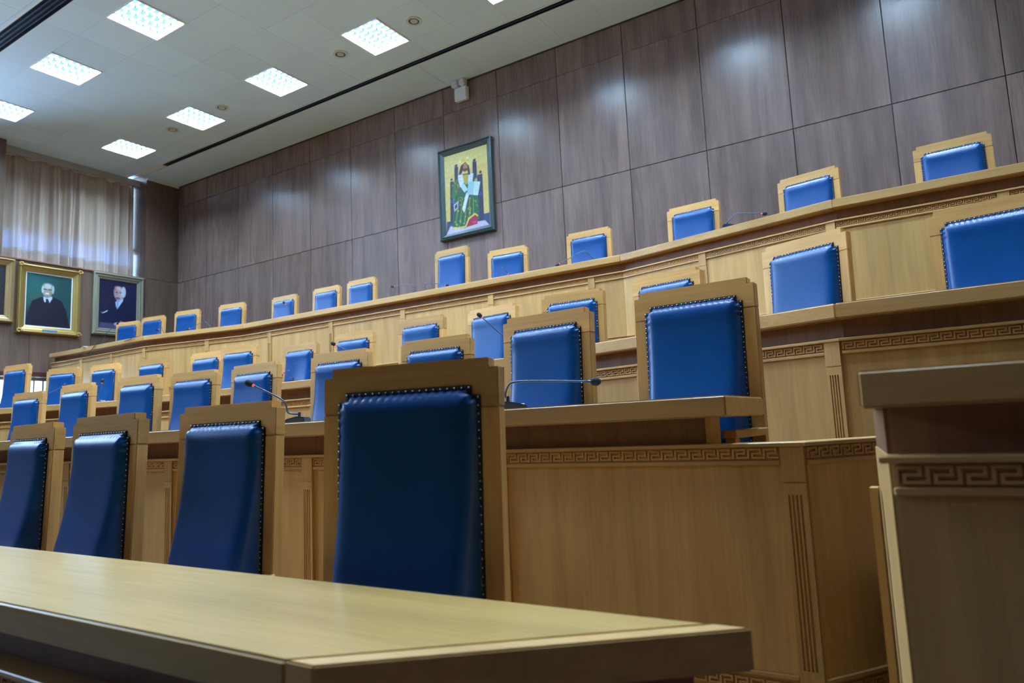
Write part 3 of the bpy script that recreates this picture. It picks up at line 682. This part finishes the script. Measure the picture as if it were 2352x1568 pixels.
# ------------------------------------------------------------------ pictures
def homography(src):
    dst = [(0, 0), (1, 0), (1, 1), (0, 1)]; A = []; b = []
    for (x, y), (u, v) in zip(src, dst):
        A += [[x, y, 1, 0, 0, 0, -u*x, -u*y], [0, 0, 0, x, y, 1, -v*x, -v*y]]; b += [u, v]
    h = np.linalg.solve(np.array(A, float), np.array(b, float)); return np.append(h, 1).reshape(3, 3)
class Paint:
    def __init__(s, w, h, col, corners=None):
        s.w, s.h = w, h; s.U, s.V = np.meshgrid((np.arange(w)+.5)/w, (np.arange(h)+.5)/h)
        s.a = np.zeros((h, w, 3)); s.a[:] = s.lin(col); s.H = homography(corners) if corners else None; s.rng = np.random.default_rng(3)
    def lin(s, c): c = np.array(c)/255.0; return np.where(c <= .04045, c/12.92, ((c+.055)/1.055)**2.4)
    def uv(s, p):
        if s.H is None: return p
        q = s.H@np.array([p[0], p[1], 1.0]); return (q[0]/q[2], q[1]/q[2])
    def mixin(s, mask, col, al=1.0): m = (mask*al)[..., None]; s.a = s.a*(1-m)+s.lin(col)*m
    def poly(s, pts, col, al=1.0):
        p = [s.uv(q) for q in pts]; acc = np.zeros((s.h, s.w)); k = 3
        for dx in (np.arange(k)+.5)/k-.5:
            for dy in (np.arange(k)+.5)/k-.5:
                X, Y = s.U+dx/s.w, s.V+dy/s.h; ins = np.zeros((s.h, s.w), bool)
                for i in range(len(p)):
                    (x1, y1), (x2, y2) = p[i], p[(i+1) % len(p)]
                    if y1 == y2: continue
                    c = ((y1 > Y) != (y2 > Y)) & (X < (x2-x1)*(Y-y1)/(y2-y1)+x1); ins ^= c
                acc += ins
        s.mixin(acc/(k*k), col, al)
    def ell(s, c, rx, ry, col, al=1.0, soft=.25):
        cu, cv = s.uv(c); e = s.uv((c[0]+rx, c[1])); f = s.uv((c[0], c[1]+ry))
        ru = max(abs(e[0]-cu), 1e-4); rv = max(abs(f[1]-cv), 1e-4)
        d = np.sqrt(((s.U-cu)/ru)**2+((s.V-cv)/rv)**2); s.mixin(np.clip((1-d)/soft, 0, 1), col, al)
    def line(s, pts, col, wd, al=1.0):
        p = [s.uv(q) for q in pts]
        asp = s.h/s.w
        for (x1, y1), (x2, y2) in zip(p[:-1], p[1:]):
            dx, dy = x2-x1, (y2-y1)*asp; L2 = dx*dx+dy*dy+1e-9
            t = np.clip(((s.U-x1)*dx+(s.V-y1)*asp*dy)/L2, 0, 1)
            d = np.hypot(s.U-x1-t*dx, (s.V-y1)*asp-t*dy)*s.w; s.mixin(np.clip(wd/2+.5-d, 0, 1), col, al)
    def grain(s, amp):
        n = s.rng.normal(0, 1, (s.h, s.w)); n = (n+np.roll(n, 1, 0)+np.roll(n, 1, 1)+np.roll(n, (1, 1), (0, 1)))/2; s.a *= np.clip(1+amp*n, .3, 2)[..., None]
    def mesh(s, name, parent, p00, pu, pv, mat):
        """p00 top-left corner, pu / pv edge vectors"""
        me = bpy.data.meshes.new(name); o = wloc(parent); p00, pu, pv = Vector(p00)-o, Vector(pu), Vector(pv); W, H = s.w, s.h
        iu, iv = np.meshgrid(np.arange(W+1)/W, np.arange(H+1)/H)
        co = np.array(p00)[None, None]+iu[..., None]*np.array(pu)+iv[..., None]*np.array(pv)
        k = np.arange(H)[:, None]*(W+1)+np.arange(W)[None]; quads = np.stack([k, k+W+1, k+W+2, k+1], -1).reshape(-1, 4)
        me.from_pydata(co.reshape(-1, 3).tolist(), [], quads.tolist()); me.materials.append(mat)
        at = me.attributes.new('paint', 'FLOAT_COLOR', 'FACE')
        at.data.foreach_set('color', np.concatenate([np.clip(s.a, 0, 1), np.ones((H, W, 1))], -1).astype(np.float32).ravel())
        ob = bpy.data.objects.new(name, me); C.objects.link(ob); ob.parent = parent; return ob
def frame_mesh(name, parent, p00, eu, ev, nn, w, h, prof, mat):
    """mitred picture frame: eu right, ev down, nn towards the room; prof = list of (inset from outer edge, height)"""
    p00, eu, ev, nn = Vector(p00), Vector(eu), Vector(ev), Vector(nn); m = MB(); vs = []; fs = []; n = len(prof)
    for cx, cy, sx, sy in ((0, 0, 1, 1), (w, 0, -1, 1), (w, h, -1, -1), (0, h, 1, -1)):
        for a, z in prof: vs.append(p00+eu*(cx+sx*a)+ev*(cy+sy*a)+nn*z)
    for k in range(4):
        for i in range(n-1):
            a, b = k*n+i, ((k+1) % 4)*n+i; fs.append((a, a+1, b+1, b))
    m.add(vs, fs); return m.build(name, mat, parent)
# --- the framed icon on the back wall
ICON = [(245, 370), (800, 205), (890, 1265), (300, 1410)]
P = Paint(110, 160, (204, 184, 112), ICON)
for k in range(40):
    x, y = random.uniform(250, 850), random.uniform(220, 1100); P.ell((x, y), random.uniform(40, 120), random.uniform(30, 90), random.choice([(214, 198, 132), (196, 170, 100), (216, 210, 160)]), .25, 1)
P.poly([(245, 370), (800, 205), (830, 420), (260, 640)], (216, 214, 140), .35)
P.ell((530, 440), 120, 110, (238, 232, 170), .45, .8)
for a in range(-60, 70, 20): P.line([(480, 430), (480-150*math.cos(math.radians(a+20)), 430-150*math.sin(math.radians(a+20)))], (240, 238, 190), 1.2, .35)
P.poly([(300, 1230), (890, 1090), (895, 1265), (300, 1415)], (48, 66, 110)); P.poly([(350, 1290), (820, 1200), (880, 1260), (300, 1410)], (184, 178, 200))
dk = (46, 44, 74)
P.poly([(385, 500), (435, 490), (440, 700), (395, 720)], dk); P.ell((408, 480), 22, 22, dk); P.poly([(622, 430), (675, 420), (690, 640), (635, 650)], dk); P.ell((647, 408), 22, 22, dk)
P.poly([(333, 690), (375, 680), (400, 1230), (350, 1260)], dk); P.ell((352, 660), 18, 18, dk); P.poly([(690, 600), (760, 580), (810, 1190), (700, 1220)], dk); P.ell((733, 560), 20, 20, dk)
P.poly([(420, 600), (660, 560), (700, 900), (400, 900)], dk)
gn, gd = (30, 92, 62), (190, 172, 66)
P.poly([(440, 600), (640, 575), (700, 720), (745, 1180), (560, 1310), (375, 1320), (395, 900), (360, 850)], gn)
P.poly([(375, 700), (440, 640), (470, 780), (390, 920), (355, 900)], (62, 104, 62))
for k in range(60):
    x = random.uniform(395, 720); y = random.uniform(880, 1300); P.ell((x, y), random.uniform(5, 16), random.uniform(8, 26), random.choice([gd, (150, 160, 70), (214, 196, 96), (20, 66, 56)]), .75, .6)
for k in range(5): P.line([(430+50*k, 900+8*k), (410+55*k, 1090), (395+60*k, 1280-20*k)], (18, 58, 52), 1.8, .6); P.line([(450+50*k, 900), (440+55*k, 1100), (425+60*k, 1270-20*k)], gd, 1.2, .6)
for k in range(14): P.ell((random.uniform(360, 450), random.uniform(680, 900)), 8, 14, random.choice([gd, (24, 74, 58)]), .7, .6)
P.line([(375, 1310), (470, 1310), (560, 1290), (600, 1180), (680, 1115), (715, 1140)], (206, 190, 92), 3.2)
P.poly([(570, 1300), (600, 1200), (680, 1125), (720, 1150), (720, 1250)], (150, 34, 66)); P.ell((680, 1225), 40, 25, (206, 70, 110), .7, .7)
P.poly([(500, 600), (575, 590), (565, 700), (545, 730), (510, 680)], (168, 156, 60))
wt = (206, 214, 232)
P.poly([(435, 605), (495, 590), (520, 700), (470, 760), (445, 680)], wt); P.poly([(575, 570), (640, 575), (630, 690), (570, 720)], wt)
P.poly([(470, 750), (520, 710), (575, 790), (530, 830)], (176, 204, 236)); P.poly([(555, 830), (595, 830), (535, 1100), (505, 1050)], wt)
for y in (620, 660): P.line([(600, y), (620, y)], (120, 130, 170), 1); P.line([(455, y+15), (475, y+15)], (120, 130, 170), 1)
P.poly([(580, 680), (735, 685), (712, 865), (565, 855)], (150, 192, 204)); P.poly([(650, 682), (735, 685), (712, 865), (640, 860)], (184, 214, 218)); P.line([(650, 682), (640, 860)], (110, 150, 165), 1)
for k in range(5): P.line([(668, 712+k*28), (712, 714+k*28)], (120, 150, 160), .7, .5); P.line([(592, 708+k*28), (632, 710+k*28)], (110, 145, 158), .7, .5)
P.poly([(470, 480), (530, 430), (580, 480), (600, 590), (575, 600), (560, 540), (500, 545), (475, 595), (445, 590)], (52, 26, 30)); P.ell((530, 490), 36, 52, (160, 116, 96)); P.ell((528, 535), 26, 30, (66, 36, 34), .85); P.ell((521, 470), 22, 18, (196, 156, 132), .6, .8)
P.line([(510, 478), (520, 478)], (50, 30, 30), 1.2); P.line([(538, 476), (548, 474)], (50, 30, 30), 1.2)
P.poly([(470, 440), (480, 385), (510, 400), (525, 365), (545, 395), (575, 370), (575, 425)], (214, 196, 92)); P.ell((555, 378), 16, 14, (240, 250, 220), .8)
P.poly([(385, 1000), (450, 940), (450, 1040), (400, 1090)], (176, 170, 190)); P.poly([(402, 1010), (438, 975), (438, 1030), (408, 1060)], (58, 60, 88)); P.ell((370, 950), 26, 34, (54, 70, 150)); P.ell((745, 850), 24, 24, (54, 70, 150))
P.ell((455, 800), 22, 40, (110, 60, 90), .8); P.ell((675, 665), 18, 14, (190, 150, 130))
P.grain(.05)
def picture(name, label, cat, wall, prof, mat, painter, w, h, tl, fil=None):
    """wall 'b': hangs on the back wall, tl=(x, z) of the outer top-left corner; 'l': on the left wall, tl=(y, z)"""
    ins = prof[-1][0]
    if wall == 'b': loc = (tl[0]+w/2, YB-.03, tl[1]-h); p00 = (tl[0], YB-.004, tl[1]); eu, ev, nn = (1, 0, 0), (0, 0, -1), (0, -1, 0)
    else: loc = (XL+.03, tl[0]+w/2, tl[1]-h); p00 = (XL+.004, tl[0], tl[1]); eu, ev, nn = (0, 1, 0), (0, 0, -1), (1, 0, 0)
    r = empty(name, loc); tag(r, label, cat)
    frame_mesh('picture_frame', r, p00, eu, ev, nn, w, h, prof, mat)
    E_, V_, N_ = Vector(eu), Vector(ev), Vector(nn); q = Vector(p00)+E_*ins+V_*ins+N_*(prof[-1][1]-.004)
    if fil: frame_mesh('fillet', r, Vector(p00)+E_*(ins-.002)+V_*(ins-.002), eu, ev, nn, w-2*ins+.004, h-2*ins+.004, [(0, prof[-1][1]+.006), (.02, prof[-1][1]+.004), (.02, prof[-1][1]-.003)], fillet_m)
    painter.mesh('canvas', r, q, E_*(w-2*ins), V_*(h-2*ins), paint_m)
    m = MB(); q2 = Vector(p00)+N_*.001
    m.add([q2, q2+E_*w, q2+E_*w+V_*h, q2+V_*h], [(3, 2, 1, 0)]); m.build('backing', walnut_d, r)
    return r
picture('framed_icon', 'gold icon of a seated crowned figure holding an open book', 'picture', 'b', [(0, 0), (0, .07), (.02, .085), (.035, .06), (.06, .075), (.085, .05), (.10, .045), (.115, .03)], teal_frame, P, 1.19, 1.71, (-7.735, 5.155+E0))
# --- portraits on the left wall
def portrait_suit():
    P = Paint(100, 124, (18, 62, 66), [(300, 335), (885, 410), (850, 1040), (265, 990)])
    P.ell((420, 520), 330, 260, (12, 92, 92), .8, 1); P.ell((720, 560), 200, 300, (16, 58, 58), .7, 1); P.ell((420, 680), 200, 130, (60, 84, 66), .6, 1); P.ell((570, 450), 220, 120, (34, 72, 82), .5, 1)
    P.poly([(330, 800), (370, 690), (470, 650), (545, 640), (640, 645), (740, 700), (790, 800), (840, 1045), (260, 1000)], (10, 12, 32))
    P.ell((320, 880), 90, 140, (10, 14, 36), .7, 1); P.ell((500, 800), 60, 140, (22, 16, 36), .6, 1)
    P.poly([(510, 640), (560, 655), (620, 640), (625, 665), (572, 740), (520, 700)], (168, 186, 206)); P.poly([(545, 665), (570, 670), (592, 735), (565, 760), (535, 730)], (16, 18, 42))
    P.ell((566, 575), 70, 82, (142, 138, 132)); P.ell((562, 600), 58, 58, (156, 140, 126), .8, .6); P.ell((570, 515), 74, 42, (172, 178, 180), .9, .5); P.ell((506, 555), 18, 50, (178, 184, 188), .8); P.ell((636, 560), 16, 55, (176, 182, 186), .8)
    P.line([(520, 552), (550, 555)], (52, 50, 56), 2.4); P.line([(580, 558), (612, 560)], (52, 50, 56), 2.4); P.line([(563, 560), (560, 592)], (120, 104, 94), 1.4, .7); P.ell((562, 606), 34, 13, (206, 204, 200), .9, .5); P.line([(545, 622), (580, 624)], (110, 84, 80), 1.4, .8); P.ell((600, 600), 20, 46, (110, 100, 96), .5, .8)
    P.grain(.05); return P
def portrait_desk():
    P = Paint(80, 110, (12, 16, 50), [(1195, 440), (1605, 490), (1590, 1040), (1180, 995)])
    P.ell((1260, 680), 120, 160, (34, 26, 48), .7, 1); P.ell((1530, 600), 120, 220, (14, 22, 70), .7, 1)
    P.poly([(1260, 780), (1340, 700), (1480, 680), (1570, 780), (1590, 960), (1300, 960), (1200, 850)], (8, 14, 52))
    P.poly([(1195, 930), (1590, 985), (1590, 1045), (1180, 1000)], (64, 60, 96)); P.poly([(1200, 815), (1225, 825), (1280, 797), (1278, 810), (1228, 832)], (188, 196, 214))
    P.poly([(1365, 700), (1400, 690), (1450, 660), (1450, 690), (1385, 785), (1370, 750)], (150, 176, 214)); P.line([(1390, 700), (1385, 780)], (90, 120, 170), 2)
    P.ell((1405, 610), 60, 86, (170, 150, 156)); P.ell((1455, 590), 30, 70, (168, 182, 204), .9); P.ell((1370, 590), 30, 60, (140, 108, 112), .6); P.ell((1400, 540), 50, 26, (196, 176, 176), .8, .8)
    P.line([(1372, 592), (1390, 594)], (60, 46, 62), 2); P.line([(1412, 596), (1432, 596)], (60, 46, 62), 2); P.line([(1398, 600), (1396, 635)], (140, 104, 106), 1.4, .8); P.ell((1392, 660), 32, 16, (64, 74, 112), .9); P.ell((1398, 688), 24, 16, (150, 150, 170), .8)
    P.ell((1390, 960), 48, 24, (170, 150, 176), .9); P.ell((1440, 945), 34, 16, (190, 164, 180), .9); P.ell((1422, 926), 8, 8, (200, 40, 80), .9)
    P.grain(.05); return P
def portrait_dark():
    P = Paint(60, 70, (24, 22, 30)); P.ell((.5, .45), .14, .2, (120, 104, 96)); P.poly([(.2, 1), (.3, .68), (.5, .62), (.7, .68), (.82, 1)], (12, 12, 20)); P.grain(.05); return P
GP = [(0, 0), (0, .06), (.02, .10), (.035, .105), (.06, .07), (.085, .065), (.11, .05), (.13, .045), (.15, .035), (.155, .022)]
p2_ = picture('portrait_painting', 'gilt-framed portrait of a white-haired man in dark suit', 'portrait', 'l', GP, gold_m, portrait_suit(), 1.215, 1.445, (6.50, 3.832+E0), True)
MB().box(XL+.06, XL+.085, 6.98, 7.27, 2.415+E0, 2.485+E0).build('name_plaque', blue_tag, p2_, bevel=.003)
# gilt scroll corners
for yy, zz in ((6.535, 3.795), (7.68, 3.795), (6.535, 2.425), (7.68, 2.425)):
    m = MB()
    for k in range(7):
        a = k*.9; m.ball((XL+.10, yy+math.cos(a)*.045*(1-k*.09), zz+E0+math.sin(a)*.045*(1-k*.09)), .028-.002*k, 8, 5)
    m.build('corner_scroll', gold_m, p2_, smooth=True)
picture('portrait_painting', 'grey-framed portrait of a bearded man at a desk', 'portrait', 'l', [(0, 0), (0, .07), (.03, .09), (.05, .06), (.085, .07), (.11, .045), (.13, .05), (.15, .03)], grey_frame, portrait_desk(), 1.14, 1.41, (7.975, 3.90+E0))
picture('portrait_painting', 'brown gilt portrait frame cut by the left picture edge', 'portrait', 'l', GP, gold_d, portrait_dark(), 1.25, 1.32, (5.19, 3.88+E0))

# ------------------------------------------------------------------ emergency light
r = empty('emergency_light', (-7.15, YB-.06, 5.97+E0)); tag(r, 'white twin-head emergency light high on the wood wall', 'emergency light')
MB().box(-7.29, -7.005, YB-.10, YB-.001, 5.99+E0, 6.245+E0).build('battery_box', white_plastic, r, bevel=.02, segs=3)
for x in (-7.255, -7.09):
    a, b = x-.065, x+.065
    h_ = MB().box(a, b, YB-.14, YB-.03, 6.258+E0, 6.37+E0).build('lamp_head', white_plastic, r, bevel=.012, segs=2)
    MB().box(a+.02, b-.02, YB-.146, YB-.1395, 6.275+E0, 6.35+E0).build('lens', lens_m, h_)
    MB().box(x-.015, x+.015, YB-.09, YB-.05, 6.243+E0, 6.26+E0).build('bracket', white_plastic, r)

# ------------------------------------------------------------------ curtains and shades
def curtain(y0, y1, label, seed):
    rnd = random.Random(seed); n = 220; m = MB(); vs = []; fs = []; zt, zb_ = ZC-.14, ZW+.045; nz = 8
    f = [rnd.uniform(.7, 1.4) for _ in range(8)]; ph = [rnd.uniform(0, 6) for _ in range(8)]
    for j in range(nz+1):
        t = j/nz
        for i in range(n+1):
            u = i/n; y = y0+(y1-y0)*u
            big = math.sin(2*math.pi*(u*11*f[0]+.25*math.sin(u*13+ph[0]))+ph[1])
            sm = math.sin(2*math.pi*(u*26*f[1]+.3*math.sin(u*17+ph[2]))+ph[3])
            x = XL-.43+.115*(abs(big)**.7*(1 if big > 0 else -1))*(.55+.45*t)+.022*sm*(1-.15*t)+.012*math.sin(t*2+u*30)
            vs.append((x, y+.02*math.sin(t*1.5+u*20+ph[4]), zt+(zb_-zt)*t))
    for j in range(nz):
        for i in range(n): k = j*(n+1)+i; fs.append((k, k+1, k+n+2, k+n+1))
    m.add(vs, fs); r = empty('curtain', (XL-.43, (y0+y1)/2, ZW)); tag(r, label, 'curtain')
    m.build('drape', curtain_m, r, smooth=True)
    # doubled hem along the bottom
    k0 = nz*(n+1); hv = []; hf = []
    for i in range(n+1):
        x, y, z = vs[k0+i]; x2, y2, _ = vs[k0-(n+1)+i]; hv += [(x-.004, y, z), (x-.004, y, z+.30)]
    for i in range(n): hf.append((2*i, 2*i+2, 2*i+3, 2*i+1))
    MB().add(hv, hf).build('hem', curtain_m, r, smooth=True)
    return r
curtain(6.30, 9.125, 'pleated beige curtain glowing blue at its foot', 1)
for (y0, y1), lab in [(WIN[0], 'unseen beige shade added to dim the upper part of the curtain')]:
    r = empty('added_shade', (XL-.62, (y0+y1)/2, ZW+.8)); tag(r, lab, 'added shade')  # unseen, put in to block daylight from the upper curtain
    MB().box(XL-.622, XL-.619, y0+.05, y1-.06, ZW+.75, ZC-.05).build('shade_cloth', shade_m, r)
    MB().tube([(XL-.62, y0+.04, ZC-.04), (XL-.62, y1-.05, ZC-.04)], .03, 12).build('roller', white_plastic, r)
    MB().box(XL-.63, XL-.61, y0+.05, y1-.06, ZW+.72, ZW+.75).build('bottom_bar', white_plastic, r)

# ------------------------------------------------------------------ loose cables and papers on the top-row desk near the portraits
def cable(pts, label):
    p = smooth_path([(x, y, z+E0) for x, y, z in pts], 6); o = MB().tube(p, .006, 6).build('microphone_cable', foam_m, None, smooth=True); tag(o, label, 'cable', 'thin cables on the top-row desk')
cable([(-13.70, 7.20, 1.967), (-13.86, 7.05, 1.968), (-13.93, 7.028, 1.955), (-14.01, 7.027, 1.90), (-14.12, 7.028, 1.845), (-14.19, 7.028, 1.80)], 'thin dark cable hanging over desk edge below the grey-framed portrait')
cable([(-12.35, 7.14, 1.967), (-12.53, 7.05, 1.968), (-12.62, 7.028, 1.962), (-12.75, 7.027, 1.935), (-12.90, 7.027, 1.925)], 'thin dark cable drooping at the bend of the top-row desk')
for x, y, a, mm, lab in ((-14.85, 7.17, .2, blue_tag, 'small blue folder lying at the far end of top-row desk'), (-14.42, 7.12, -.3, button_m, 'small white paper pad beside the far-end microphone')):
    ca, sa = math.cos(a), math.sin(a); q = [(x+u*ca-v*sa, y+u*sa+v*ca) for u, v in ((-.13, -.08), (.13, -.08), (.13, .08), (-.13, .08))]
    o = MB().prism(q, H4+.0005, H4+.014).build('paper_pad', mm, None, bevel=.002); tag(o, lab, 'paper')
